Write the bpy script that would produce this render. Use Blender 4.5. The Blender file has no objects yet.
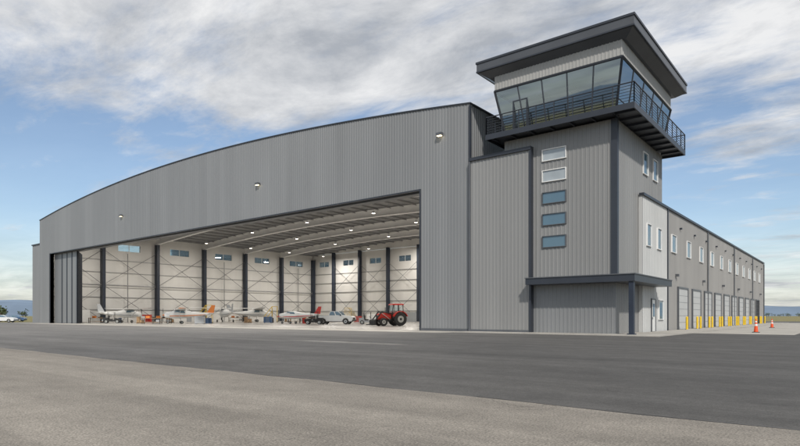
import bpy, math, random
from mathutils import Vector, noise as mnoise
random.seed(7)
R=math.radians
# ------------------------------------------------------------------ materials
def nt(m): 
    m.use_nodes=True; return m.node_tree.nodes, m.node_tree.links
def mat(name,col,rough=0.6,metal=0.0,var=0.08,scale=0.6,bump=0.0,bscale=20,spec=0.5,stretch=(1,1,1),panel=0):
    m=bpy.data.materials.new(name); n,l=nt(m); b=n['Principled BSDF']
    b.inputs['Roughness'].default_value=rough; b.inputs['Metallic'].default_value=metal
    b.inputs['Specular IOR Level'].default_value=spec
    tc=n.new('ShaderNodeTexCoord'); mp=n.new('ShaderNodeMapping'); mp.inputs['Scale'].default_value=stretch
    l.new(tc.outputs['Object'],mp.inputs[0])
    nz=n.new('ShaderNodeTexNoise'); nz.inputs['Scale'].default_value=scale; nz.inputs['Detail'].default_value=6
    l.new(mp.outputs[0],nz.inputs['Vector'])
    mr=n.new('ShaderNodeMapRange'); mr.inputs[1].default_value=0.3; mr.inputs[2].default_value=0.7
    mr.inputs[3].default_value=1-var; mr.inputs[4].default_value=1+var
    l.new(nz.outputs[0],mr.inputs[0])
    fac=mr.outputs[0]
    if panel:   # sheet-to-sheet tone differences of separately rolled cladding panels
        sp=n.new('ShaderNodeSeparateXYZ'); l.new(tc.outputs['Object'],sp.inputs[0])
        ad=n.new('ShaderNodeMath'); ad.operation='ADD'; l.new(sp.outputs[0],ad.inputs[0]); l.new(sp.outputs[1],ad.inputs[1])
        dv=n.new('ShaderNodeMath'); dv.operation='DIVIDE'; l.new(ad.outputs[0],dv.inputs[0]); dv.inputs[1].default_value=.915
        fl=n.new('ShaderNodeMath'); fl.operation='FLOOR'; l.new(dv.outputs[0],fl.inputs[0])
        wn=n.new('ShaderNodeTexWhiteNoise'); wn.noise_dimensions='1D'; l.new(fl.outputs[0],wn.inputs['W'])
        m2=n.new('ShaderNodeMapRange'); m2.inputs[3].default_value=1-panel; m2.inputs[4].default_value=1+panel; l.new(wn.outputs['Value'],m2.inputs[0])
        mu=n.new('ShaderNodeMath'); mu.operation='MULTIPLY'; l.new(fac,mu.inputs[0]); l.new(m2.outputs[0],mu.inputs[1]); fac=mu.outputs[0]
    vm=n.new('ShaderNodeVectorMath'); vm.operation='SCALE'; vm.inputs[0].default_value=col
    l.new(fac,vm.inputs['Scale']); l.new(vm.outputs[0],b.inputs['Base Color'])
    if bump>0:
        n2=n.new('ShaderNodeTexNoise'); n2.inputs['Scale'].default_value=bscale; n2.inputs['Detail'].default_value=4
        l.new(tc.outputs['Object'],n2.inputs['Vector'])
        bp=n.new('ShaderNodeBump'); bp.inputs['Strength'].default_value=bump; bp.inputs['Distance'].default_value=0.02
        l.new(n2.outputs[0],bp.inputs['Height']); l.new(bp.outputs[0],b.inputs['Normal'])
    return m
def emis(name,col,s):
    m=bpy.data.materials.new(name); n,l=nt(m); b=n['Principled BSDF']
    b.inputs['Base Color'].default_value=(*col,1); b.inputs['Emission Color'].default_value=(*col,1)
    b.inputs['Emission Strength'].default_value=s; return m
def glassmat(name,tint,base=0.18,gl=(.9,.95,1)):
    m=bpy.data.materials.new(name); n,l=nt(m); n.remove(n['Principled BSDF']); o=n['Material Output']
    t=n.new('ShaderNodeBsdfTransparent'); t.inputs[0].default_value=(*tint,1)
    g=n.new('ShaderNodeBsdfGlossy'); g.inputs['Roughness'].default_value=0.02; g.inputs[0].default_value=(*gl,1)
    f=n.new('ShaderNodeLayerWeight'); f.inputs[0].default_value=0.5
    mr=n.new('ShaderNodeMapRange'); mr.inputs[3].default_value=base; mr.inputs[4].default_value=0.95
    l.new(f.outputs['Fresnel'],mr.inputs[0])
    mx=n.new('ShaderNodeMixShader'); l.new(mr.outputs[0],mx.inputs[0]); l.new(t.outputs[0],mx.inputs[1]); l.new(g.outputs[0],mx.inputs[2])
    l.new(mx.outputs[0],o.inputs[0]); return m
SID=mat('siding_grey',(.222,.226,.230),.36,0,.08,.25,stretch=(1,1,.15),panel=.035)
SID2=mat('siding_tower',(.25,.248,.243),.38,0,.08,.25,stretch=(1,1,.15),panel=.03)
SIDW=mat('siding_side_wing',(.29,.28,.268),.5,0,.07,.3,stretch=(1,1,.2),panel=.03)
SIDP=mat('siding_pale',(.50,.50,.49),.5,0,.05,.3,panel=.02)
SIDB=mat('siding_band',(.37,.365,.35),.45,0,.05,.3,panel=.02)
TRIM=mat('trim_charcoal',(.032,.037,.048),.4,0,.1,1)
TRIM2=mat('trim_grey',(.10,.105,.115),.4,0,.1,1)
FASC=mat('fascia_slate',(.075,.08,.09),.35,0,.12,.6)
NAVY=mat('steel_navy',(.022,.03,.048),.45,0,.15,1)
WHITE=mat('white_liner',(.70,.685,.65),.6,0,.10,.25,stretch=(1,1,.3))
WSTEEL=mat('white_steel',(.80,.79,.77),.5,0,.05,.5)
GALV=mat('galvanised',(.30,.30,.30),.45,.3,.1,1)
BRACE=mat('brace_rod',(.14,.14,.15),.5)
DECK=mat('roof_deck_under',(.24,.24,.245),.6,0,.1,.5)
FLOOR=mat('hangar_floor',(.42,.40,.37),.25,0,.12,.2)
CONC=mat('concrete',(.40,.375,.335),.85,0,.16,.5,.25,30)
PATCH=mat('pavement_patch',(.24,.225,.205),.9,0,.35,1.2,.25,30)
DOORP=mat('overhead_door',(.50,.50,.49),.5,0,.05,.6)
DARK=mat('dark_interior',(.02,.02,.022),.7)
WIN=mat('window_glass',(.10,.17,.22),.04,0,.1,.3,spec=1.0)
WINP=mat('window_blind_glass',(.36,.39,.40),.06,0,.15,.8,spec=1.0)
GLASS=glassmat('cab_glass',(.76,.88,.90),.24,(.80,.92,1))
GLASS2=glassmat('clear_glass',(.8,.88,.9),.08)
YEL=mat('yellow_paint',(.75,.50,.03),.45,0,.08,3)
ORG=mat('cone_orange',(.75,.09,.02),.5,0,.08,5)
WPAINT=mat('white_paint',(.75,.75,.73),.3,0,.03,2)
RED=mat('red_paint',(.50,.03,.02),.3,0,.05,2)
ORP=mat('orange_paint',(.65,.20,.04),.35,0,.05,2)
BLK=mat('rubber_black',(.02,.02,.02),.7,0,.15,8)
HUB=mat('wheel_hub',(.45,.45,.43),.35,.5)
GREYP=mat('grey_paint',(.35,.36,.37),.35)
BLUEP=mat('blue_paint',(.05,.10,.2),.35)
WOOD=mat('bench_wood',(.30,.19,.10),.6,0,.2,3)
LAMP=emis('lamp_lens',(1,.93,.8),6)
LAMPW=emis('wall_lamp_lens',(1,.85,.55),3)
TAIL=mat('tail_lamp',(.4,.01,.01),.2)

# ------------------------------------------------------------------ mesh builder
class MB:
    def __init__(s): s.v=[];s.f=[];s.m=[];s.sm=[];s.mats=[]
    def mi(s,m):
        if m not in s.mats: s.mats.append(m)
        return s.mats.index(m)
    def add(s,vs,fs,m,smooth=False):
        b=len(s.v); s.v+= [tuple(x) for x in vs]; k=s.mi(m)
        for f in fs: s.f.append(tuple(b+i for i in f)); s.m.append(k); s.sm.append(smooth)
    def box(s,x0,x1,y0,y1,z0,z1,m):
        vs=[(x0,y0,z0),(x1,y0,z0),(x1,y1,z0),(x0,y1,z0),(x0,y0,z1),(x1,y0,z1),(x1,y1,z1),(x0,y1,z1)]
        s.add(vs,[(3,2,1,0),(4,5,6,7),(0,1,5,4),(1,2,6,5),(2,3,7,6),(3,0,4,7)],m)
    def hexa(s,vs,m): s.add(vs,[(3,2,1,0),(4,5,6,7),(0,1,5,4),(1,2,6,5),(2,3,7,6),(3,0,4,7)],m)
    def quad(s,a,b,c,d,m): s.add([a,b,c,d],[(0,1,2,3)],m)
    def tube(s,p,q,r,m,n=8,r2=None,caps=True):
        p=Vector(p);q=Vector(q);d=(q-p).normalized(); r2=r if r2 is None else r2
        u=d.orthogonal().normalized(); w=d.cross(u); vs=[]
        for c,rr in((p,r),(q,r2)):
            for i in range(n):
                a=2*math.pi*i/n; vs.append(c+u*math.cos(a)*rr+w*math.sin(a)*rr)
        s.add(vs,[(i,(i+1)%n,n+(i+1)%n,n+i) for i in range(n)],m,n>6)
        if caps: s.add(vs,[tuple(range(n))[::-1],tuple(range(n,2*n))],m)
    def loft(s,secs,m,n=14,e=2.5):   # along x: (x,cy,cz,ry,rz)
        vs=[]
        for (x,cy,cz,ry,rz) in secs:
            for i in range(n):
                a=2*math.pi*i/n; c,sn=math.cos(a),math.sin(a)
                vs.append((x,cy+ry*math.copysign(abs(c)**(2/e),c),cz+rz*math.copysign(abs(sn)**(2/e),sn)))
        fs=[]
        for k in range(len(secs)-1):
            for i in range(n): fs.append((k*n+i,k*n+(i+1)%n,(k+1)*n+(i+1)%n,(k+1)*n+i))
        s.add(vs,fs,m,True)
        s.add(vs,[tuple(range(n)),tuple(range((len(secs)-1)*n,len(secs)*n))],m)
    def extr(s,pts,y0,y1,m):  # profile (x,z)
        n=len(pts); vs=[(x,y0,z) for x,z in pts]+[(x,y1,z) for x,z in pts]
        s.add(vs,[tuple(range(n)),tuple(range(n,2*n))[::-1]]+[(i,(i+1)%n,n+(i+1)%n,n+i) for i in range(n)],m)
    def wheel(s,cx,cy,cz,r,w,hr=.6):
        n=22; prof=[(hr*r,-w/2),(r*.93,-w/2),(r,-w*.32),(r,w*.32),(r*.93,w/2),(hr*r,w/2)]
        vs=[]
        for rr,yy in prof:
            for i in range(n):
                a=2*math.pi*i/n; vs.append((cx+rr*math.cos(a),cy+yy,cz+rr*math.sin(a)))
        s.add(vs,[(k*n+i,k*n+(i+1)%n,(k+1)*n+(i+1)%n,(k+1)*n+i) for k in range(5) for i in range(n)],BLK,True)
        s.tube((cx,cy-w*.42,cz),(cx,cy+w*.42,cz),hr*r*1.01,HUB,n)
        s.tube((cx,cy-w*.5,cz),(cx,cy+w*.5,cz),hr*r*.35,BLK,10)
    def corr(s,axis,off,out,p0,p1,z0,z1,m,pitch=.305,d=.032):
        f0=z0 if callable(z0) else (lambda p:z0); f1=z1 if callable(z1) else (lambda p:z1)
        pr=[(0,0),(.62,0),(.70,1),(.90,1)]
        pts=[];k=0
        while True:
            done=False
            for a,b in pr:
                p=p0+(k+a)*pitch
                if p>=p1: done=True;break
                pts.append((p,b*d))
            if done:break
            k+=1
        pts.append((p1,0)); vs=[]
        for p,dd in pts:
            for z in(f0(p),f1(p)):
                o=off+out*dd
                vs.append((p,o,z) if axis=='x' else (o,p,z))
        s.add(vs,[(2*i,2*i+2,2*i+3,2*i+1) for i in range(len(pts)-1)],m)
    def make(s,name,parent=None,loc=None,rot=0,bevel=0):
        me=bpy.data.meshes.new(name); me.from_pydata(s.v,[],s.f)
        for m in s.mats: me.materials.append(m)
        me.polygons.foreach_set('material_index',s.m); me.polygons.foreach_set('use_smooth',s.sm); me.update()
        o=bpy.data.objects.new(name,me); bpy.context.collection.objects.link(o)
        if parent: o.parent=parent
        if loc: o.location=loc
        o.rotation_euler[2]=rot
        if bevel:
            b=o.modifiers.new('bevel','BEVEL'); b.width=bevel; b.segments=2; b.limit_method='ANGLE'
        return o
def empty(name,loc=(0,0,0),rot=0):
    e=bpy.data.objects.new(name,None); bpy.context.collection.objects.link(e); e.location=loc; e.rotation_euler[2]=rot; return e
def P(px,Z,z=0):
    X=(px-400)/569*Z; rx,ry=X-14.58,Z-38.4
    return (rx*.7807-ry*.6248, rx*.6248+ry*.7807, z)
VA=R(38.67)   # camera right axis direction

# ------------------------------------------------------------------ ground
def groundmat(name,col,col2,fine=.35,patch=.25,rough=.9,tracks=True,bump=.35,sheen=None,crack=.75):
    m=bpy.data.materials.new(name); n,l=nt(m); b=n['Principled BSDF']; b.inputs['Roughness'].default_value=rough
    b.inputs['Specular IOR Level'].default_value=.35
    tc=n.new('ShaderNodeTexCoord')
    def nz(sc,det,stretch=None,ro=.6):
        t=n.new('ShaderNodeTexNoise'); t.inputs['Scale'].default_value=sc; t.inputs['Detail'].default_value=det; t.inputs['Roughness'].default_value=ro
        if stretch:
            mp=n.new('ShaderNodeMapping'); mp.inputs['Scale'].default_value=stretch[0]; mp.inputs['Rotation'].default_value=(0,0,stretch[1])
            l.new(tc.outputs['Object'],mp.inputs[0]); l.new(mp.outputs[0],t.inputs['Vector'])
        else: l.new(tc.outputs['Object'],t.inputs['Vector'])
        return t.outputs[0]
    def mr(x,a,bb,c,d):
        t=n.new('ShaderNodeMapRange'); 
        for i,v in enumerate((a,bb,c,d)): t.inputs[i+1].default_value=v
        l.new(x,t.inputs[0]); return t.outputs[0]
    def mul(a,bb):
        t=n.new('ShaderNodeMath'); t.operation='MULTIPLY'; l.new(a,t.inputs[0]); l.new(bb,t.inputs[1]); return t.outputs[0]
    v1=mr(nz(.07,7),.32,.68,0,1)
    mx=n.new('ShaderNodeMix'); mx.data_type='RGBA'; mx.inputs['A'].default_value=(*col,1); mx.inputs['B'].default_value=(*col2,1)
    l.new(v1,mx.inputs['Factor'])
    fn=nz(42,3,None,.75); f=mr(fn,.33,.67,1-fine,1+fine)
    md=nz(1.1,8,None,.7); f=mul(f,mr(md,.3,.7,1-patch*.6,1+patch*.6))
    f=mul(f,mr(nz(9,4,None,.7),.3,.7,1-patch*.5,1+patch*.5))
    if sheen:   # grazing reflection painted into the base colour, lightening the apron's far left end
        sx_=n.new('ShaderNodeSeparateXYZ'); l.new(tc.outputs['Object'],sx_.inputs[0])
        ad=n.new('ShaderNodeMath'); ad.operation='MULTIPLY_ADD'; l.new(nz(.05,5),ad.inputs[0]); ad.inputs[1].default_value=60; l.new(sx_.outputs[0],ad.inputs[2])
        f=mul(f,mr(ad.outputs[0],sheen[0]+30,sheen[1]+30,sheen[2],1))
    if tracks:
        f=mul(f,mr(nz(1,5,((.03,.9,1),0)),.35,.65,1-patch*.6,1+patch*.5))
        f=mul(f,mr(nz(1,4,((.03,.7,1),R(28))),.35,.65,1-patch*.4,1+patch*.3))
        vo=n.new('ShaderNodeTexVoronoi'); vo.feature='DISTANCE_TO_EDGE'; vo.inputs['Scale'].default_value=.09
        wp=n.new('ShaderNodeVectorMath'); wp.operation='ADD'
        nn=n.new('ShaderNodeTexNoise'); nn.inputs['Scale'].default_value=.5; nn.inputs['Detail'].default_value=6; l.new(tc.outputs['Object'],nn.inputs['Vector'])
        sc=n.new('ShaderNodeVectorMath'); sc.operation='SCALE'; sc.inputs['Scale'].default_value=3; l.new(nn.outputs['Color'],sc.inputs[0])
        l.new(tc.outputs['Object'],wp.inputs[0]); l.new(sc.outputs[0],wp.inputs[1]); l.new(wp.outputs[0],vo.inputs['Vector'])
        f=mul(f,mr(vo.outputs['Distance'],0,.0013,crack,1))
    vm=n.new('ShaderNodeVectorMath'); vm.operation='SCALE'; l.new(mx.outputs['Result'],vm.inputs[0]); l.new(f,vm.inputs['Scale'])
    l.new(vm.outputs[0],b.inputs['Base Color'])
    bp=n.new('ShaderNodeBump'); bp.inputs['Strength'].default_value=bump; bp.inputs['Distance'].default_value=.01
    l.new(fn,bp.inputs['Height']); l.new(bp.outputs[0],b.inputs['Normal'])
    return m
GRASS=groundmat('dry_grass',(.25,.205,.09),(.17,.16,.065),.4,.4,1,False)
ASPH_D=groundmat('asphalt_new',(.082,.079,.076),(.104,.099,.093),.30,.28,sheen=(-36,4,2.1),crack=.85)
ASPH_L=groundmat('asphalt_old',(.270,.243,.208),(.225,.203,.175),.55,.26,crack=.6,bump=.6)
SEAL=mat('crack_sealant',(.10,.095,.09),.6)
def sheet(name,x0,x1,y0,y1,z,m):
    b=MB(); b.quad((x0,y0,z),(x1,y0,z),(x1,y1,z),(x0,y1,z),m); return b.make(name)
sheet('ground_grass',-9000,9000,-9000,9000,-.012,GRASS)
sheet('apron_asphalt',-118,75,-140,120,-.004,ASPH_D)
b=MB()
jj=lambda q:.05*math.sin(q*1.7)+.03*math.sin(q*4.1)+.04*math.sin(q*.37)
x=-150
while x<120:
    b.quad((x,-140,0),(x+1.5,-140,0),(x+1.5,-31.5+jj(x+1.5),0),(x,-31.5+jj(x),0),ASPH_L); x+=1.5
b.make('taxiway_asphalt')
b=MB()
def jline(y0,w,prob):
    x=-118
    while x<75:
        x2=x+1.5
        if random.random()<prob: b.quad((x,y0-w+jj(x),.004),(x2,y0-w+jj(x2),.004),(x2,y0+w+jj(x2),.004),(x,y0+w+jj(x),.004),SEAL)
        x=x2
jline(-31.5,.012,.7)
b.make('pavement_joint')
b=MB()
x=-101
while x<-12:
    b.box(x+.02,min(x+6,-11.5)-.02,-4.2,-.05,-.1,.01,CONC); x+=6
b.make('concrete_apron')
b=MB()
x=-11.45
while x<3.3:
    b.box(x+.01,min(x+2.97,3.4)-.01,-2.6,-.56,-.1,.05,CONC); x+=2.97
y=-.55
while y<82:
    b.box(.5,3.4,y+.01,y+3-.01,-.1,.05,CONC); y+=3
b.box(-11.45,.49,-.55,-.05,-.1,.048,CONC); b.box(.05,.49,-.04,4.9,-.1,.05,CONC)
b.make('concrete_sidewalk')
b=MB(); y=6
while y<82: b.quad((3.42,y+.02,.004),(9.5,y+.02,.004),(9.5,y+5.98,.004),(3.42,y+5.98,.004),CONC); y+=6
b.make('side_concrete_pad')
b=MB()
vs=[];
for i in range(24):
    t=i/23; x=-10.5+8*t; w=.42*math.sin(math.pi*t)**.6+.03*math.sin(9*x); vs+=[(x,-19.6-w,.001),(x,-19.6+w,.001)]
b.add(vs,[(2*i,2*i+2,2*i+3,2*i+1) for i in range(23)],PATCH); b.make('pavement_patch')

# ------------------------------------------------------------------ hangar
H=empty('aircraft_hangar')
hf=lambda x: 21.0-2.75*((-x-56.2)/44.8)**2
cz=lambda x: 17.1+1.9*(1-((-x-56.2)/43.5)**2)
b=MB()
b.corr('x',0,-1,-16.5,-11.5,0,hf,SID); b.corr('x',0,-1,-96.3,-16.5,12.1,hf,SID); b.corr('x',0,-1,-101,-96.3,0,hf,SID)
b.corr('y',-11.5,1,0,65,0,hf(-11.5),SID); b.corr('y',-101,-1,0,65,0,13.6,SID);b.corr('y',-101,-1,0,65,15.6,hf(-101),SID)
b.make('corrugated_walls',H)
b=MB()
for (x0,x1,z0) in((-16.5,-11.8,0),(-100.5,-96.3,0)):
    b.box(x0,x1,.05,.6,z0,17.2,SID)
b.box(-96.3,-16.5,.05,.6,12.1,17.3,SID)
b.box(-96.3,-16.5,.6,1.4,11.9,12.7,TRIM2)
b.box(-96.3,-16.5,-.07,.05,11.98,12.1,TRIM)
b.box(-16.5,-16.38,-.08,.6,0,12.1,TRIM)
b.box(-96.42,-96.3,-.08,.6,0,12.1,TRIM)
b.box(-11.58,-11.42,-.09,.12,0,18.1,TRIM)
N=60
for i in range(N):
    x0=-101+89.6*i/N;x1=-101+89.6*(i+1)/N
    vs=[(x0,-.1,hf(x0)),(x1,-.1,hf(x1)),(x1,.35,hf(x1)),(x0,.35,hf(x0)),(x0,-.1,hf(x0)+.1),(x1,-.1,hf(x1)+.1),(x1,.35,hf(x1)+.1),(x0,.35,hf(x0)+.1)]
    b.hexa(vs,TRIM)
b.box(-11.6,-11.35,.35,65,18.2,18.32,TRIM)
b.box(-16.38,-11.58,-.06,-.035,.02,.22,TRIM2)
b.make('frame_trim',H)
b=MB()
N=48
for i in range(N):
    x0=-100.6+88.9*i/N;x1=-100.6+88.9*(i+1)/N
    b.hexa([(x0,.3,cz(x0)),(x1,.3,cz(x1)),(x1,65,cz(x1)),(x0,65,cz(x0)),(x0,.3,cz(x0)+.25),(x1,.3,cz(x1)+.25),(x1,65,cz(x1)+.25),(x0,65,cz(x0)+.25)],DECK)
b.make('roof_deck',H)
def wallopen(b,axis,o0,o1,p0,p1,zt,wins,z0,z1,m):
    def bx(a,c,za,zb,mm,oo=None):
        q=oo or (o0,o1)
        if axis=='x': b.box(a,c,q[0],q[1],za,zb,mm)
        else: b.box(q[0],q[1],a,c,za,zb,mm)
    bx(p0,p1,0,z0,m); 
    b2=p0
    for (a,c) in wins:
        bx(b2,a,z0,z1,m); b2=c
        mid=(o0+o1)/2; bx(a,c,z0,z1,GLASS2,(mid-.01,mid+.01))
        bx((a+c)/2-.05,(a+c)/2+.05,z0,z1,WSTEEL,(mid-.05,mid+.05))
    bx(b2,p1,z0,z1,m); bx(p0,p1,z1,zt,m)
b=MB()
cols=[10.2+10.8*k for k in range(5)]
ww=[]
prev=0
for c in cols+[64.3]:
    mid=(prev+c)/2; ww.append((mid-2.2,mid+2.2)); prev=c
wallopen(b,'y',-100.4,-100.0,.6,64.6,17.3,ww,14.0,15.3,WHITE)
bw=[-91.6+9.05*k for k in range(9)]
ww=[]
pr=-100
for c in bw:
    ww.append(((pr+c)/2-1.8,(pr+c)/2+1.8)); pr=c
wallopen(b,'x',64.6,65.0,-100.4,-11.8,17.2,ww,14.0,15.3,WHITE)
b.box(-12.2,-11.8,.6,64.6,0,17.2,WHITE)
b.box(-100,-60,64.3,64.5,17.2,19,WHITE); b.box(-60,-13,64.3,64.5,17.2,18.9,WHITE)
for z in (2.4,4.8,7.2,9.6,12.0):
    b.box(-99.98,-99.86,.8,64.4,z,z+.12,GALV); b.box(-99.8,-12.4,64.42,64.57,z,z+.12,GALV)
# personnel doors in the liner walls
for y in (5.2,28.0,50.0): b.box(-99.97,-99.9,y,y+1.1,.02,2.2,GREYP)
for x in (-86,-66): b.box(x,x+1.1,64.5,64.58,.02,2.2,GREYP)
b.make('interior_liner_walls',H)
b=MB()
for y in cols+[64.0]:
    b.box(-99.84,-98.8,y-.28,y+.28,0,15.9,NAVY); b.box(-13.2,-12.3,y-.28,y+.28,0,15.9,NAVY)
for x in bw:
    b.box(x-.25,x+.25,63.5,64.4,0,17.4,NAVY)
b.make('steel_columns',H)
b=MB()
rz=lambda x: cz(x)-1.35
for y in cols:
    M=40
    for i in range(M):
        x0=-99.5+87*i/M; x1=-99.5+87*(i+1)/M
        for (za,zb,w) in((0,.14,.3),(1.15,1.27,.28)):
            b.hexa([(x0,y-w,rz(x0)+za),(x1,y-w,rz(x1)+za),(x1,y+w,rz(x1)+za),(x0,y+w,rz(x0)+za),(x0,y-w,rz(x0)+zb),(x1,y-w,rz(x1)+zb),(x1,y+w,rz(x1)+zb),(x0,y+w,rz(x0)+zb)],WSTEEL)
        b.hexa([(x0,y-.05,rz(x0)+.14),(x1,y-.05,rz(x1)+.14),(x1,y+.05,rz(x1)+.14),(x0,y+.05,rz(x0)+.14),(x0,y-.05,rz(x0)+1.15),(x1,y-.05,rz(x1)+1.15),(x1,y+.05,rz(x1)+1.15),(x0,y+.05,rz(x0)+1.15)],WSTEEL)
b.make('arched_rafters',H)
b=MB()
x=-98
while x<-13:
    b.box(x-.06,x+.06,.7,64.5,cz(x)-.28,cz(x)-.02,GALV); x+=2.6
b.make('purlins',H)
b=MB()
pc=[.8]+cols+[64.0]
for i in range(6):
    ya,yb=pc[i],pc[i+1]
    for (za,zb) in((0.3,7.2),(7.2,14)):
        b.tube((-99.3,ya,za),(-99.3,yb,zb),.045,BRACE,5); b.tube((-99.25,yb,za),(-99.25,ya,zb),.045,BRACE,5)
    b.tube((-99.4,ya,7.2),(-99.4,yb,7.2),.09,GALV,6)
for k in range(0,8):
    xa,xb=bw[k],bw[k]+9.05
    for (za,zb) in((0.3,7.2),(7.2,14)):
        b.tube((xa,63.9,za),(xb,63.9,zb),.045,BRACE,5); b.tube((xb,63.85,za),(xa,63.85,zb),.045,BRACE,5)
for y in (15,37,59):
    b.tube((-99.5,y,0),(-99.5,y,13.5),.08,GALV,6)
b.make('wall_bracing',H)
b=MB(); b.box(-100,-12.2,.6,64.6,-.05,.015,FLOOR); b.make('hangar_floor',H)
b=MB()
for k in range(7):
    xe=-87.0-.8*k; y0=.7+.42*k
    b.box(-96.25,xe,y0,y0+.12,.05,11.9,SID)
    b.box(xe-.3,xe,y0-.06,y0+.2,.05,11.9,TRIM)
    for q in range(1,4): b.box(xe-.25-q*2.0,xe-q*2.0+.1,y0-.05,y0+.0,.05,11.9,TRIM)
b.make('sliding_door_leaves',H)
b=MB()
b.corr('x',1.2,-1,-108,-101.05,0,14.4,SID); b.box(-108,-101.1,1.3,9,0,14.3,SID); b.box(-108.1,-101.1,1.05,9.1,14.4,14.6,TRIM)
b.make('far_annex',H)
b=MB()
b.corr('x',-.35,-1,-11.2,-6.15,0,13.5,SID2); b.box(-11.2,-6.15,-.33,4,0,13.45,SID2)
b.box(-11.35,-6.0,-.5,4.1,13.5,13.75,TRIM); b.box(-6.15,-6.0,-.46,0,0.05,13.5,TRIM); b.box(-11.35,-11.2,-.46,0,.05,13.5,TRIM2)
b.box(-11.2,-6.15,-.42,-.4,.03,.2,TRIM2)
b.make('door_pocket',H)
b=MB()
for x in(-14.3,-38.5,-70):
    z=16.2 if x>-20 else 15.6
    b.box(x-.26,x+.26,-.40,-.05,z,z+.24,TRIM2); b.box(x-.2,x+.2,-.36,-.12,z-.04,z-.001,LAMPW)
b.make('wall_lamps',H)
b=MB()
for y in (5,15.6,26.4,37.2,48,58.8):
    for x in (-90,-75,-60,-45,-30,-18):
        z=cz(x)-1.9
        b.tube((x,y,z),(x,y,z+.25),.28,GALV,12,.12); b.tube((x,y,z+.25),(x,y,cz(x)-.1),.02,GALV,4)
        b.tube((x,y,z-.03),(x,y,z-.002),.26,LAMP,12)
b.make('high_bay_lamps',H)
for y in (8,26,44,59):
    for x in (-88,-63,-38,-20):
        ld=bpy.data.lights.new('high_bay_light','AREA'); ld.shape='DISK'; ld.size=1.2; ld.energy=1350; ld.color=(1,.95,.88)
        o=bpy.data.objects.new('high_bay_light',ld); bpy.context.collection.objects.link(o); o.location=(x,y,cz(x)-2.1); o.parent=H

# ------------------------------------------------------------------ control tower
T=empty('control_tower')
b=MB()
b.corr('x',0,-1,-8.4,-.0,3.9,14.6,SID2); b.corr('x',0,-1,-6,0,0,3.9,SID)
b.corr('y',0,1,0,11.7,0,14.6,SID2); b.corr('y',-8.4,-1,0,11.7,0,14.6,SID2); b.corr('x',11.7,1,-8.4,0,0,14.6,SID2)
b.box(-8.35,-.03,.03,11.67,0,14.5,SID2)
b.make('corrugated_walls',T)
b=MB()
b.box(-.3,.0,-.12,-.05,4,14.6,TRIM); b.box(.05,.12,-.12,.2,4,14.6,TRIM); b.box(0,.05,-.12,0,4,14.6,TRIM)
b.make('corner_trim',T)
def winbox(b,axis,off,out,p0,p1,z0,z1,fr=.05,glass=None,proud=.07,frame=None):
    g=glass or WIN; frame=frame or WSTEEL
    def bx(a,c,za,zb,d,m):
        lo,hi=sorted((off,off+out*d))
        if axis=='x': b.box(a,c,lo,hi,za,zb,m)
        else: b.box(lo,hi,a,c,za,zb,m)
    bx(p0,p1,z0,z1,proud-.03,g)
    d=proud+.05
    bx(p0-fr,p1+fr,z1,z1+fr,d,frame); bx(p0-fr,p1+fr,z0-fr,z0,d,frame); bx(p0-fr,p0,z0,z1,d,frame); bx(p1,p1+fr,z0,z1,d,frame)
b=MB()
for i,zc in enumerate((12.96,11.44,9.84,8.26,6.65)):
    winbox(b,'x',0,-1,-5.25,-3.52,zc-.38,zc+.38,.05,WINP if i<2 else WIN,frame=TRIM2 if i>1 else WSTEEL)
winbox(b,'y',0,1,6.1,7.3,12.1,13.7); winbox(b,'y',0,1,8.8,10.0,12.1,13.7)
b.make('stair_windows',T)
b=MB()
DX0,DX1,DY0,DY1=-9.25,1.5,-1.2,12.6
b.box(DX0,DX1,DY0,DY1,14.78,14.95,FASC)
for (x0,x1,y0,y1) in((DX0,DX1,DY0-.08,DY0),(DX0,DX1,DY1,DY1+.08),(DX0-.08,DX0,DY0-.08,DY1+.08),(DX1,DX1+.08,DY0-.08,DY1+.08)):
    b.box(x0,x1,y0,y1,14.6,15.0,TRIM)
y=DY0+.6
while y<DY1: b.box(0,1.5,y-.05,y+.05,14.62,14.78,TRIM); y+=1.5
x=DX0+.4
while x<DX1: b.box(x-.05,x+.05,DY0,0,14.62,14.78,TRIM); x+=1.5
b.make('balcony_deck',T)
b=MB()
def rail(b,x0,y0,x1,y1,zb,h=1.25,nh=6,sp=1.35):
    L=math.hypot(x1-x0,y1-y0); n=max(1,round(L/sp))
    for i in range(n+1):
        x=x0+(x1-x0)*i/n;y=y0+(y1-y0)*i/n
        b.box(x-.03,x+.03,y-.03,y+.03,zb-.2,zb+h-.03,TRIM)
    b.tube((x0,y0,zb+h),(x1,y1,zb+h),.045,TRIM,8)
    for k in range(nh):
        z=zb+.1+k*(h-.1)/nh; b.tube((x0,y0,z),(x1,y1,z),.02,TRIM,5)
e=.04
rail(b,DX0-e,DY0-e,DX1+e,DY0-e,15.05); rail(b,DX1+e,DY0-e,DX1+e,DY1+e,15.05); rail(b,DX0-e,DY0-e,DX0-e,DY1+e,15.05); rail(b,DX0-e,DY1+e,DX1+e,DY1+e,15.05)
b.make('balcony_railing',T)
zb,zt,ln=15.0,18.4,.62
bx0,bx1,by0,by1=-8.3,-.02,.02,11.4
tx0,tx1,ty0,ty1=bx0-ln,bx1+ln,by0-ln,by1+ln
B=[Vector((bx0,by0,zb)),Vector((bx1,by0,zb)),Vector((bx1,by1,zb)),Vector((bx0,by1,zb))]
Tp=[Vector((tx0,ty0,zt)),Vector((tx1,ty0,zt)),Vector((tx1,ty1,zt)),Vector((tx0,ty1,zt))]
g=MB(); fr=MB()
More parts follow.
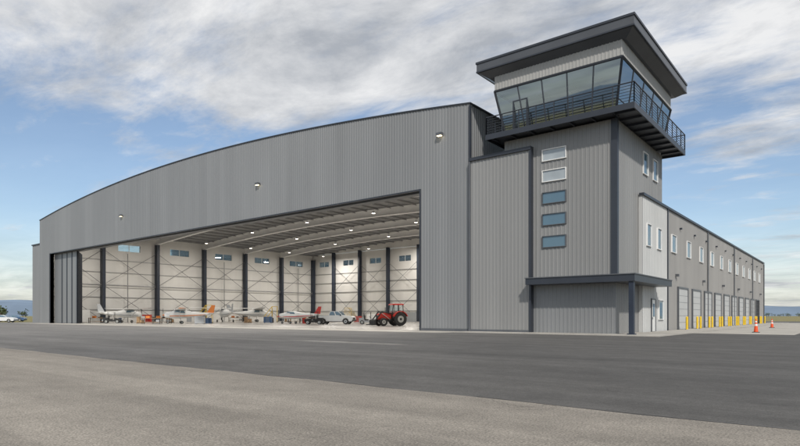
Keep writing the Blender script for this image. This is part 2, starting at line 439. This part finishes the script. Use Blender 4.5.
for s_,npan in((0,5),(1,5),(2,4),(3,4)):
    a,c=B[s_],B[(s_+1)%4]; d,e2=Tp[s_],Tp[(s_+1)%4]
    g.quad(a,c,e2,d,GLASS)
    for i in range(npan+1):
        t=i/npan; r=.09 if i in(0,npan) else .055
        fr.tube(a.lerp(c,t),d.lerp(e2,t),r,TRIM,6)
    fr.tube(a,c,.09,TRIM,6); fr.tube(d,e2,.10,TRIM,6); fr.tube(a.lerp(d,.27),c.lerp(e2,.27),.035,TRIM,6)
g.make('cab_glazing',T); 
fr.box(-7.5,-7.4,-.42,-.1,15.0,17.4,TRIM);fr.box(-6.4,-6.3,-.42,-.1,15.0,17.4,TRIM);fr.box(-7.4,-6.4,-.42,-.1,17.3,17.4,TRIM)
fr.make('cab_mullions',T)
b=MB()
b.box(bx0+.2,bx1-.2,by0+.2,by1-.2,14.96,15.04,GALV)
for (x0,x1,y0,y1) in((bx0+.4,bx1-.4,by0+.25,by0+1.0),(bx1-1.1,bx1-.3,by0+1.1,by1-.5)):
    b.box(x0,x1,y0,y1,15.75,15.85,GALV); b.box(x0+.2,x0+.3,y0,y1,15.04,15.75,TRIM2); b.box(x1-.3,x1-.2,y0,y1,15.04,15.75,TRIM2)
for x in(-6.5,-4.4,-2.3):
    b.box(x-.35,x+.35,.75,.80,15.95,16.4,DARK); b.box(x-.04,x+.04,.72,.75,15.85,16.1,DARK)
    b.box(x-.25,x+.25,1.5,2.0,15.45,15.55,BLUEP); b.box(x-.25,x+.25,2.0,2.1,15.55,16.2,BLUEP); b.tube((x,1.75,15.04),(x,1.75,15.45),.05,BLK,6)
b.box(tx0+.1,tx1-.1,ty0+.1,ty1-.1,18.40,18.49,WSTEEL)
for x in(-6.3,-4.1,-1.9): b.box(x-.3,x+.3,2,3.2,18.36,18.399,GALV)
b.make('cab_consoles_and_ceiling',T)
b=MB()
b.corr('x',ty0,-1,tx0,tx1,18.5,19.55,SIDB,.25); b.corr('y',tx1,1,ty0,ty1,18.5,19.55,SIDB,.25); b.corr('y',tx0,-1,ty0,ty1,18.5,19.55,SIDB,.25); b.corr('x',ty1,1,tx0,tx1,18.5,19.55,SIDB,.25)
b.box(tx0+.03,tx1-.03,ty0+.03,ty1-.03,18.5,19.5,SIDB)
b.make('upper_siding_band',T)
b=MB()
rx0,rx1,ry0,ry1=-10.1,1.55,-1.3,13.2
def slab(b,i,z0,z1,m,i2=None):
    i2=i if i2 is None else i2
    b.hexa([(rx0+i,ry0+i,z0),(rx1-i,ry0+i,z0),(rx1-i,ry1-i,z0),(rx0+i,ry1-i,z0),(rx0+i2,ry0+i2,z1),(rx1-i2,ry0+i2,z1),(rx1-i2,ry1-i2,z1),(rx0+i2,ry1-i2,z1)],m)
slab(b,.72,19.5,19.89,FASC,.1); slab(b,-.03,19.9,20.0,TRIM); slab(b,.0,20.0,20.55,FASC); slab(b,-.06,20.55,20.70,TRIM)
b.make('tower_roof',T)
b=MB()
b.box(-6.0,1.6,-1.35,-.1,3.5,3.95,TRIM); b.box(.35,1.6,-.1,8.1,3.5,3.95,TRIM); b.box(-.1+.15,.35,-.1,4.8,3.5,3.95,TRIM)
b.box(-6.05,1.66,-1.41,-.08,3.95,4.01,TRIM2); b.box(.33,1.66,-.08,8.16,3.95,4.01,TRIM2)
b.box(1.2,1.5,-1.25,-.95,.05,3.5,NAVY); b.box(1.12,1.58,-1.33,-.87,.05,.12,NAVY)
b.make('entrance_canopy',T)

# ------------------------------------------------------------------ side wing
S=empty('office_wing')
b=MB()
b.corr('y',.3,1,5,12.0,3.4,10.2,SIDP); b.corr('y',.3,1,12.0,76,0,10.2,SIDW); b.corr('y',.3,1,5,12,0,3.4,SIDP)
b.box(.03,.3,5,5.04,0,10.2,SIDP)
b.box(-11.3,.27,11.8,75.9,0,10.1,SIDW); b.box(.02,.28,5.05,11.8,0,10.1,SIDP)
b.corr('x',76,1,-11.3,.3,0,10.2,SIDW)
b.make('corrugated_walls',S)
b=MB()
b.box(.1,.45,4.9,76.1,10.2,10.38,TRIM); b.box(.3,.42,11.95,12.1,0.05,10.2,TRIM); b.box(-11.3,.45,76.0,76.2,10.2,10.38,TRIM)
for y in (28.4,45.2,62,75.8): b.tube((.42,y,.1),(.42,y,10.1),.07,TRIM2,8)
b.make('parapet_and_downspouts',S)
b=MB()
winbox(b,'y',.3,1,6.0,7.1,6.6,8.2); winbox(b,'y',.3,1,8.9,10.0,6.6,8.2)
for k in range(11):
    y=13.4+5.6*k; winbox(b,'y',.3,1,y,y+1.5,6.75,8.2)
b.make('upper_windows',S)
b=MB()
D0=[15.6+5.6*k for k in range(10)]
for k,y in enumerate(D0):
    w=3.5
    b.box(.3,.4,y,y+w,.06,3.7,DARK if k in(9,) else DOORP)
    for z in range(1,6): b.box(.4,.405,y+.05,y+w-.05,.06+z*.6,.085+z*.6,TRIM2)
    b.box(.3,.46,y-.15,y,.06,3.85,TRIM2); b.box(.3,.46,y+w,y+w+.15,.06,3.85,TRIM2); b.box(.3,.46,y,y+w,3.7,3.85,TRIM2)
b.make('overhead_doors',S)
b=MB()
b.box(.3,.38,7.2,8.2,.06,2.5,WPAINT); b.box(.38,.40,7.55,7.95,1.2,2.2,WIN)
b.box(.3,.42,7.1,7.2,.06,2.6,TRIM2); b.box(.3,.42,8.2,8.3,.06,2.6,TRIM2);b.box(.3,.42,7.2,8.2,2.5,2.6,TRIM2)
b.box(.38,.44,7.25,7.32,1.0,1.15,GALV)
winbox(b,'y',.3,1,9.3,10.6,1.0,2.5)
b.make('entrance_door',S)
b=MB()
for y in [14.9+11.2*k for k in range(6)]:
    b.box(.3,.6,y-.13,y+.13,4.7,4.92,TRIM2); b.box(.42,.56,y-.08,y+.08,4.68,4.699,WSTEEL)
for y in [16.5+5.6*k for k in range(11)]:
    b.box(.3,.5,y-.1,y+.1,9.0,9.15,TRIM)
b.make('wall_lamps',S)
def bollard(x,y):
    b=MB(); b.tube((0,0,0),(0,0,1.1),.1,YEL,14); b.tube((0,0,1.1),(0,0,1.16),.1,YEL,14,.05); b.tube((0,0,.0),(0,0,.03),.16,GALV,14)
    b.make('bollard',None,(x,y,.05))
for y in D0:
    bollard(1.15,y-.35); bollard(1.15,y+3.85)
def cone(x,y,h=.95):
    b=MB(); b.box(-.22,.22,-.22,.22,0,.05,BLK); n=[(0,.15,ORG),(.45,.105,WPAINT),(.6,.09,ORG),(.72,.075,WPAINT),(.82,.06,ORG),(1,.035,ORG)]
    for i in range(5): b.tube((0,0,.05+n[i][0]*h),(0,0,.05+n[i+1][0]*h),n[i][1],n[i][2],16,n[i+1][1])
    b.make('traffic_cone',None,(x,y,0),.3)
cone(*P(756,43)[:2],1.0); cone(*P(772,60)[:2],.9)

# ------------------------------------------------------------------ vehicles
LAMPOFF=mat('headlamp_glass',(.6,.6,.58),.1)
def arch(cx,r,z0,n=9):
    return [(cx-r*math.cos(math.pi*i/n), z0+r*math.sin(math.pi*i/n)) for i in range(n+1)]
def facewin(b,vs,m,inset=.12,off=.012,flip=1):
    a,c,d,e=[Vector(v) for v in vs]; ce=(a+c+d+e)/4; nrm=(c-a).cross(d-a).normalized()*off*flip
    q=[v+(ce-v).normalized()*inset+nrm for v in(a,c,d,e)]; b.quad(*q,m)
def greenhouse(b,x0,x1,tx0,tx1,w,tw,z0,z1,paint,nside=2):
    v=[(x0,-w,z0),(x1,-w,z0),(x1,w,z0),(x0,w,z0),(tx0,-tw,z1),(tx1,-tw,z1),(tx1,tw,z1),(tx0,tw,z1)]
    b.hexa(v,paint); V=[Vector(p) for p in v]
    facewin(b,[V[1],V[2],V[6],V[5]],WIN); facewin(b,[V[3],V[0],V[4],V[7]],WIN)
    for s in range(nside):
        t0,t1=s/nside,(s+1)/nside
        facewin(b,[V[0].lerp(V[1],t0),V[0].lerp(V[1],t1),V[4].lerp(V[5],t1),V[4].lerp(V[5],t0)],WIN,.09)
        facewin(b,[V[2].lerp(V[3],t0),V[2].lerp(V[3],t1),V[6].lerp(V[7],t1),V[6].lerp(V[7],t0)],WIN,.09)
def pickup(loc,rot,paint):
    b=MB(); r=.5
    pts=[(-2.8,.6),(-2.3,.5)]+arch(-1.75,r,.45)+arch(1.8,r,.45)+[(2.7,.45),(2.85,.7),(2.82,1.05),(2.6,1.2),(1.2,1.3),(-.8,1.3),(-.8,1.28),(-2.8,1.25)]
    b.extr(pts,-.98,.98,paint)
    greenhouse(b,-.85,1.35,-.65,.6,.93,.78,1.29,1.95,paint)
    b.box(-2.7,-.95,-.85,.85,1.26,1.3,DARK)
    for x in(-1.75,1.8):
        for y in(-.85,.85): b.wheel(x,y,.42,.42,.28)
    b.box(-2.92,-2.8,-.9,.9,.5,.68,HUB); b.box(2.84,2.95,-.92,.92,.5,.7,BLK); b.box(2.83,2.88,-.5,.5,.75,1.0,BLK)
    for y in(-.78,.78): b.box(2.8,2.86,y-.16,y+.16,.82,1.02,LAMPOFF); b.box(-2.83,-2.79,y-.1,y+.1,.8,1.15,TAIL)
    for y in(-1.08,1.0): b.box(.95,1.1,y,y+.1,1.25,1.45,BLK)
    b.box(-2.5,2.5,-.7,.7,.35,.5,BLK)
    return b.make('pickup_truck',None,loc,rot,.03)
def sedan(name,loc,rot,paint):
    b=MB(); r=.38
    pts=[(-2.3,.45),(-1.8,.3)]+arch(-1.35,r,.33)+arch(1.4,r,.33)+[(2.15,.3),(2.3,.45),(2.28,.7),(2.0,.85),(1.1,.98),(-1.7,1.0),(-2.25,.92)]
    b.extr(pts,-.88,.88,paint); greenhouse(b,-1.75,1.15,-1.15,.35,.84,.66,.98,1.45,paint)
    for x in(-1.35,1.4):
        for y in(-.78,.78): b.wheel(x,y,.33,.33,.22)
    for y in(-.68,.68): b.box(2.2,2.3,y-.15,y+.15,.58,.72,LAMPOFF); b.box(-2.3,-2.24,y-.15,y+.15,.7,.85,TAIL)
    b.box(-2.0,2.0,-.65,.65,.22,.36,BLK)
    return b.make(name,None,loc,rot,.04)
def tractor(loc,rot):
    b=MB()
    b.loft([(.55,0,1.25,.42,.42),(1.3,0,1.22,.42,.42),(2.1,0,1.15,.38,.38),(2.3,0,1.1,.3,.3)],RED,16,4)
    b.box(2.28,2.36,-.24,.24,.85,1.35,BLK); b.box(-.6,2.1,-.25,.25,.55,.95,BLK)
    for s in(-1,1):
        b.wheel(-.45,s*.85,.85,.85,.48,.5); b.wheel(1.75,s*.75,.5,.5,.34,.5)
        pts=[(-.45+1.0*math.cos(a),.85+1.0*math.sin(a)) for a in [R(20+14*i) for i in range(11)]]
        pts+=[(-.45+.93*math.cos(a),.85+.93*math.sin(a)) for a in [R(160-14*i) for i in range(11)]]
        b.extr(pts,s*.85-.27,s*.85+.27,RED)
        for (x,xt) in((.55,.35),(-1.0,-.95),(-.3,-.3)): b.tube((x,s*.62,1.3),(xt,s*.6,2.6),.055,BLK,6)
        b.quad((.53,s*.6,1.35),(-.95,s*.6,1.35),(-.9,s*.58,2.55),(.35,s*.58,2.55),GLASS2)
        b.tube((.4,s*.55,1.5),(1.9,s*.55,1.75),.08,BLK,6); b.tube((1.9,s*.55,1.75),(2.9,s*.5,.5),.08,BLK,6); b.tube((.8,s*.55,.8),(1.9,s*.55,1.6),.045,HUB,6)
        b.box(2.3,2.33,s*.22-.08,s*.22+.08,1.25,1.35,LAMPOFF)
    b.quad((.53,-.6,1.35),(.53,.6,1.35),(.35,.58,2.55),(.35,-.58,2.55),GLASS2)
    b.hexa([(-1.1,-.7,2.6),(.5,-.7,2.6),(.5,.7,2.6),(-1.1,.7,2.6),(-1.0,-.6,2.76),(.35,-.6,2.76),(.35,.6,2.76),(-1.0,.6,2.76)],RED)
    b.box(-.7,-.2,-.28,.28,1.1,1.35,BLK); b.box(-.8,-.65,-.28,.28,1.35,1.95,BLK); b.tube((.3,0,1.3),(.1,0,1.75),.03,BLK,6); b.tube((1.3,.25,1.6),(1.3,.25,2.3),.04,BLK,8)
    b.extr([(2.8,.15),(3.35,.12),(3.4,.2),(2.95,.25),(2.95,.75),(2.8,.8)],-.9,.9,BLK)
    return b.make('red_tractor',None,loc,rot,.015)
def plane(loc,rot,paint,trim,low=False,sc=1.0):
    b=MB(); z=1.25
    b.loft([(2.15,0,z,.12,.12),(2.05,0,z,.38,.36),(1.4,0,z+.02,.48,.46),(.7,0,z+.12,.55,.6),(-.6,0,z+.15,.54,.62),(-1.6,0,z+.1,.38,.42),(-3.2,0,z+.15,.2,.24),(-4.6,0,z+.22,.07,.12)],paint,16,2.6)
    b.loft([(1.45,0,z-.12,.49,.12),(.7,0,z-.1,.565,.13),(-.6,0,z-.1,.555,.13),(-2.5,0,z-.0,.3,.08),(-3.6,0,z+.1,.17,.05)],trim,12,3)
    b.tube((2.15,0,z),(2.42,0,z),.13,trim,12,.03); b.hexa([(2.28,-.09,z-.95),(2.32,-.05,z-.95),(2.32,.05,z-.95),(2.28,.09,z-.95),(2.28,-.09,z+.95),(2.32,-.05,z+.95),(2.32,.05,z+.95),(2.28,.09,z+.95)],BLK)
    wz=z-.35 if low else z+.76
    for s in(-1,1):
        pts=[(.75,.0),(.55,.1),(-.1,.09),(-.8,.0),(-.1,-.03),(.55,-.05)]
        vs=[(x,0,wz+zz) for x,zz in pts]+[(x*.72+.05,s*5.2,wz+zz*.7+.18) for x,zz in pts]
        n=6; b.add(vs,[tuple(range(n)),tuple(range(n,2*n))]+[(i,(i+1)%n,n+(i+1)%n,n+i) for i in range(n)],paint)
        vs=[(x*.72+.05,s*5.2,wz+zz*.7+.185) for x,zz in pts]+[(x*.6+.03,s*5.45,wz+zz*.5+.2) for x,zz in pts]
        b.add(vs,[tuple(range(n)),tuple(range(n,2*n))]+[(i,(i+1)%n,n+(i+1)%n,n+i) for i in range(n)],trim)
        if not low: b.tube((.15,s*.5,z-.25),(.1,s*2.6,wz+.1),.035,paint,6)
        vs=[(-3.95,0,z+.25),(-4.75,0,z+.25),(-4.7,s*1.6,z+.27),(-4.25,s*1.6,z+.27)]
        b.add(vs+[(x,y,zz+.05) for x,y,zz in vs],[(0,1,2,3),(4,5,6,7),(0,1,5,4),(1,2,6,5),(2,3,7,6),(3,0,4,7)],paint)
        b.tube((-.1,s*.4,z-.35),(-.2,s*1.15,.25),.04,paint,6); b.wheel(-.2,s*1.2,.2,.2,.13,.45)
        b.quad((.9,s*.5,z+.35),(-.7,s*.56,z+.3),(-.5,s*.5,z+.62),(.5,s*.5,z+.66),WIN)
    b.add([(-3.7,.03,z+.3),(-4.75,.03,z+.3),(-4.95,.03,z+1.5),(-4.45,.03,z+1.5),(-3.7,-.03,z+.3),(-4.75,-.03,z+.3),(-4.95,-.03,z+1.5),(-4.45,-.03,z+1.5)],[(0,1,2,3),(4,5,6,7),(0,1,5,4),(1,2,6,5),(2,3,7,6),(3,0,4,7)],trim)
    b.quad((1.1,-.42,z+.42),(1.1,.42,z+.42),(.55,.38,z+.78),(.55,-.38,z+.78),WIN)
    b.tube((1.6,0,z-.3),(1.65,0,.25),.04,HUB,6); b.wheel(1.65,0,.18,.18,.12,.45)
    o=b.make('light_aircraft',None,loc,rot); o.scale=(sc,)*3; return o
pickup(P(336,86,.015),VA+R(-12),WPAINT)
tractor(P(394,71,.015),VA+R(180+25))
plane(P(180,92,.015),VA+R(205),WPAINT,ORP,sc=1.1)
plane(P(128,104,.015),VA+R(60),WPAINT,GREYP,sc=1.2)
plane(P(292,92,.015),VA+R(170),WPAINT,RED,True,1.0)
plane(P(225,112,.015),VA+R(120),WPAINT,GREYP,sc=1.3)
plane(P(258,120,.015),VA+R(20),WPAINT,GREYP,sc=1.3)
def cabinet(name,loc,rot,m,w=1.6,h=1.8,d=.7):
    b=MB(); b.box(-w/2,w/2,-d/2,d/2,.1,h,m)
    n=5
    for k in range(n):
        z0=.15+k*(h-.2)/n; b.box(-w/2+.04,w/2-.04,-d/2-.02,-d/2,z0+.02,z0+(h-.2)/n-.03,m); b.box(-.3,.3,-d/2-.05,-d/2-.02,z0+.15,z0+.18,HUB)
    for x in(-w/2+.1,w/2-.1):
        for y in(-d/2+.1,d/2-.1): b.wheel(x,y,.06,.06,.04)
    b.make(name,None,loc,rot)
for px,Z,m,w_,h_ in((84,105,WPAINT,2.2,2.4),(200,86,GREYP,1.4,1.2),(268,100,BLUEP,1.4,1.1),(372,120,WPAINT,2,1.6),(240,140,GREYP,3,2.0),(147,112,RED,1.6,1.5),(280,146,GREYP,3,2.2),(262,143,DARK,2,1.9),(384,125,BLUEP,2,1.8),(410,110,GREYP,2.4,2),(358,112,RED,1.5,1.2),(190,125,GREYP,2.2,1.9)):
    cabinet('tool_cabinet',P(px,Z,.015),R(-60) if px==84 else VA,m,w_,h_)
def bench(loc,rot):
    b=MB(); b.box(-1.5,1.5,-.4,.4,.85,.92,WOOD)
    for x in(-1.4,1.4):
        for y in(-.33,.33): b.box(x-.04,x+.04,y-.04,y+.04,0,.85,BLK)
    b.box(-1.4,1.4,-.33,.33,.25,.29,WOOD); b.box(-.9,-.3,-.2,.2,.92,1.25,ORP); b.box(.1,.5,-.2,.2,.92,1.1,BLK); b.box(.7,1.2,-.2,.2,.29,.65,GREYP)
    b.make('workbench',None,loc,rot)
for px,Z,a in((152,90,0),(162,94,40),(308,98,0),(214,130,0),(296,105,20),(98,100,10),(236,118,0)): bench(P(px,Z,.015),VA+R(a))
def drum(loc,m):
    b=MB(); b.tube((0,0,0),(0,0,.88),.29,m,18)
    for z in(.02,.3,.58,.86): b.tube((0,0,z),(0,0,z+.03),.305,m,18)
    b.tube((.15,0,.88),(.15,0,.91),.04,BLK,8); b.make('oil_drum',None,loc)
for px,Z,m in((207,96,BLUEP),(210,96.5,BLUEP),(272,104,BLK),(304,95,RED),(120,108,BLUEP),(378,90,BLK),(381,90.5,BLUEP)): drum(P(px,Z,.015),m)
def pallet(loc,rot,k):
    b=MB()
    for i in range(6): b.box(-.6,.6,-.5+i*.18,-.4+i*.18,.10,.13,WOOD)
    for x in(-.55,0,.5): b.box(x-.05,x+.05,-.5,.5,0,.10,WOOD)
    rr=random.Random(k)
    for i in range(4):
        x=-.55+.55*(i%2); y=-.45+.45*(i//2); h=rr.uniform(.4,1.1); b.box(x,x+.5,y,y+.42,.131,.131+h,rr.choice([WOOD,GREYP,WPAINT,WOOD]))
    b.make('loaded_pallet',None,loc,rot)
for k,(px,Z) in enumerate(((141,97),(248,105),(324,118),(330,118.5),(170,108),(400,100),(288,125))): pallet(P(px,Z,.015),VA+k,k)
def stand(loc,rot):
    b=MB()
    for s in(-.5,.5):
        b.tube((-1.6,s,.1),(0,s,2.2),.04,YEL,6); b.tube((0,s,.1),(0,s,3.1),.04,YEL,6); b.tube((1,s,.1),(1,s,3.1),.04,YEL,6); b.tube((0,s,3.1),(1,s,3.1),.035,YEL,6); b.tube((-1.6,s,1),(0,s,3.1),.03,YEL,6)
        for x in(-1.5,1): b.wheel(x,s,.12,.12,.06)
    for k in range(8): x=-1.6+.2*k; b.box(x,x+.2,-.5,.5,.22+.26*k,.25+.26*k,GALV)
    b.box(0,1,-.5,.5,2.2,2.25,GALV); b.make('maintenance_stand',None,loc,rot)
stand(P(206,98,.015),VA+R(30)); stand(P(350,130,.015),VA+R(160)); stand(P(272,112,.015),VA+R(10))
def tug(loc,rot,m):
    b=MB(); b.extr([(-1.3,.3),(1.3,.3),(1.35,.75),(.5,.85),(.35,.55),(-.5,.55),(-.6,.95),(-1.3,.95)],-.65,.65,m)
    for x in(-.85,.85):
        for y in(-.6,.6): b.wheel(x,y,.3,.3,.22)
    b.box(-.55,-.4,-.4,.4,.7,1.35,BLK); b.box(-.45,.1,-.35,.35,.58,.75,BLK); b.tube((.45,0,.8),(.2,0,1.2),.03,BLK,6)
    for s in(-.55,.55): b.tube((-.6,s,.9),(-.6,s,1.8),.03,BLK,6); b.tube((.4,s,.8),(.4,s,1.8),.03,BLK,6)
    b.box(-.7,.5,-.62,.62,1.8,1.86,m); b.make('baggage_tug',None,loc,rot,.02)
tug(P(112,98,.015),VA+R(20),BLK); tug(P(368,85,.015),VA,GREYP); tug(P(314,84,.015),VA+R(180),BLK)
sedan('parked_car',P(3,112,0),VA+R(10),WPAINT); sedan('parked_car',P(14,128,0),VA+R(15),BLUEP); sedan('parked_car',P(-8,125,0),VA,HUB)

# ------------------------------------------------------------------ distance
LEAF=mat('foliage',(.055,.075,.03),.9,0,.5,.8)
BARK=mat('bark',(.09,.07,.05),.9)
b=MB()
def tree(b,x,y,h,n=160):
    b.tube((x,y,-.1),(x,y,h*.45),h*.035,BARK,6,h*.015)
    cl=[(x+random.uniform(-.28,.28)*h,y+random.uniform(-.28,.28)*h,h*random.uniform(.35,.85),h*random.uniform(.14,.24)) for _ in range(7)]
    for c in cl[:4]: b.tube((x,y,h*.35),(c[0],c[1],c[2]),h*.014,BARK,4,h*.005)
    for _ in range(n):
        c=random.choice(cl); d=Vector((random.gauss(0,1),random.gauss(0,1),random.gauss(0,1))).normalized()*c[3]*random.uniform(.5,1.1)
        p=Vector(c[:3])+d; u=Vector((random.gauss(0,1),random.gauss(0,1),random.gauss(0,1))).normalized()*h*.05; w=u.orthogonal().normalized()*h*.05
        b.quad(p-u,p-w,p+u,p+w,LEAF)
for i in range(26):
    px=random.uniform(-60,23); Z=random.uniform(180,300); q=P(px,Z); tree(b,q[0],q[1],random.uniform(4.5,8.5))
for i in range(90):
    px=random.uniform(764,900); Z=random.uniform(1000,1600); q=P(px,Z); tree(b,q[0],q[1],random.uniform(5,9),50)
for i in range(40):
    a=random.uniform(0,2*math.pi); rr=random.uniform(700,1100); tree(b,rr*math.cos(a),rr*math.sin(a),random.uniform(4,7),60)
b.make('distant_trees')
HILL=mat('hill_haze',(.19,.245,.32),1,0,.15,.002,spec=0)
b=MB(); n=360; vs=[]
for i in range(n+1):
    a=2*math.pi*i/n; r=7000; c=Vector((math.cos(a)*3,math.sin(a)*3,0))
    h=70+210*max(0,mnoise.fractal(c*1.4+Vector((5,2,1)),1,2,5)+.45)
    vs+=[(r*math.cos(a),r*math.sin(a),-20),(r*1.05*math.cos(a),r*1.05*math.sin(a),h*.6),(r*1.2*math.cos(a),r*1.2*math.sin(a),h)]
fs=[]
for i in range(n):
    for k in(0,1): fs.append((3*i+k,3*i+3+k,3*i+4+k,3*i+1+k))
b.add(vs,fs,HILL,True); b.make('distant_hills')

# ------------------------------------------------------------------ world, sun
el=R(42); sx,sy=.70,-.714
w=bpy.data.worlds.new('World'); bpy.context.scene.world=w; w.use_nodes=True
n=w.node_tree.nodes; l=w.node_tree.links; n.clear()
out=n.new('ShaderNodeOutputWorld'); sky=n.new('ShaderNodeTexSky'); sky.sky_type='NISHITA'; sky.sun_disc=False
sky.sun_elevation=el; sky.sun_rotation=math.atan2(sx,sy); sky.air_density=1.0; sky.dust_density=.8; sky.ozone_density=1.3
bg=n.new('ShaderNodeBackground'); bg.inputs[1].default_value=.13; l.new(sky.outputs[0],bg.inputs[0])
tc=n.new('ShaderNodeTexCoord'); nm=n.new('ShaderNodeVectorMath'); nm.operation='NORMALIZE'; l.new(tc.outputs['Generated'],nm.inputs[0])
sp=n.new('ShaderNodeSeparateXYZ'); l.new(nm.outputs[0],sp.inputs[0])
def M(op,a,b_=None,c=None):
    t=n.new('ShaderNodeMath'); t.operation=op
    for i,v in enumerate((a,b_,c)):
        if v is None: continue
        if isinstance(v,(int,float)): t.inputs[i].default_value=v
        else: l.new(v,t.inputs[i])
    return t.outputs[0]
def MR(x,a,b_,c,d,sm=False):
    t=n.new('ShaderNodeMapRange'); 
    if sm: t.interpolation_type='SMOOTHSTEP'
    for i,v in enumerate((a,b_,c,d)): t.inputs[i+1].default_value=v
    l.new(x,t.inputs[0]); return t.outputs[0]
z=sp.outputs[2]; den=M('ADD',M('MAXIMUM',z,0.0),.10)
cb=n.new('ShaderNodeCombineXYZ'); l.new(M('DIVIDE',sp.outputs[0],den),cb.inputs[0]); l.new(M('DIVIDE',sp.outputs[1],den),cb.inputs[1])
def NZ(rot,scale,sc,det,dist=0,ro=.55,off=(0,0,0)):
    mp=n.new('ShaderNodeMapping'); mp.inputs['Rotation'].default_value=(0,0,rot); mp.inputs['Scale'].default_value=scale; mp.inputs['Location'].default_value=off
    l.new(cb.outputs[0],mp.inputs[0]); t=n.new('ShaderNodeTexNoise'); t.inputs['Scale'].default_value=sc; t.inputs['Detail'].default_value=det
    t.inputs['Distortion'].default_value=dist; t.inputs['Roughness'].default_value=ro; l.new(mp.outputs[0],t.inputs['Vector']); return t.outputs[0]
n1=NZ(R(-25),(1,1.7,1),.75,10,.5,.58)
n2=NZ(R(-25),(1,2.2,1),2.2,12,.35,.66,(3,1,0))
dn=M('ADD',M('MULTIPLY',n1,.64),M('MULTIPLY',n2,.36))
cov=M('ADD',MR(z,.22,.38,0,.19,True),MR(z,0,.16,.10,0,True))
dd=M('ADD',dn,cov); mask=MR(dd,.49,.71,0,.95,True)
mask=M('MAXIMUM',mask,MR(z,0,.16,.60,.05,True))
n3=NZ(R(-20),(1,1.6,1),1.5,12,.3,.64,(7,4,0))
cr=n.new('ShaderNodeValToRGB'); cr.color_ramp.elements[0].position=.36; cr.color_ramp.elements[0].color=(.47,.495,.535,1); cr.color_ramp.elements[1].position=.64; cr.color_ramp.elements[1].color=(.97,.97,.97,1)
l.new(n3,cr.inputs[0])
bg2=n.new('ShaderNodeBackground'); bg2.inputs[1].default_value=.92; l.new(cr.outputs[0],bg2.inputs[0])
mx=n.new('ShaderNodeMixShader'); l.new(mask,mx.inputs[0]); l.new(bg.outputs[0],mx.inputs[1]); l.new(bg2.outputs[0],mx.inputs[2]); l.new(mx.outputs[0],out.inputs[0])
sd=bpy.data.lights.new('sun','SUN'); sd.energy=3.0; sd.angle=R(2.0); sd.color=(1,.96,.89)
so=bpy.data.objects.new('sun',sd); bpy.context.collection.objects.link(so)
so.rotation_euler=Vector((sx*math.cos(el),sy*math.cos(el),math.sin(el))).to_track_quat('Z','Y').to_euler()
so.location=(40,-60,60)

# ------------------------------------------------------------------ camera
cd=bpy.data.cameras.new('camera'); cam=bpy.data.objects.new('camera',cd); bpy.context.collection.objects.link(cam)
cam.location=(12.61,-39.09,1.25); cam.rotation_euler=(R(90),0,VA)
cd.lens=36*569/800; cd.sensor_width=36; cd.sensor_fit='HORIZONTAL'; cd.shift_y=93/800; cd.clip_end=20000; cd.clip_start=.1
bpy.context.scene.camera=cam
vs=bpy.context.scene.view_settings; vs.view_transform='Standard'; vs.look='None'; vs.exposure=0
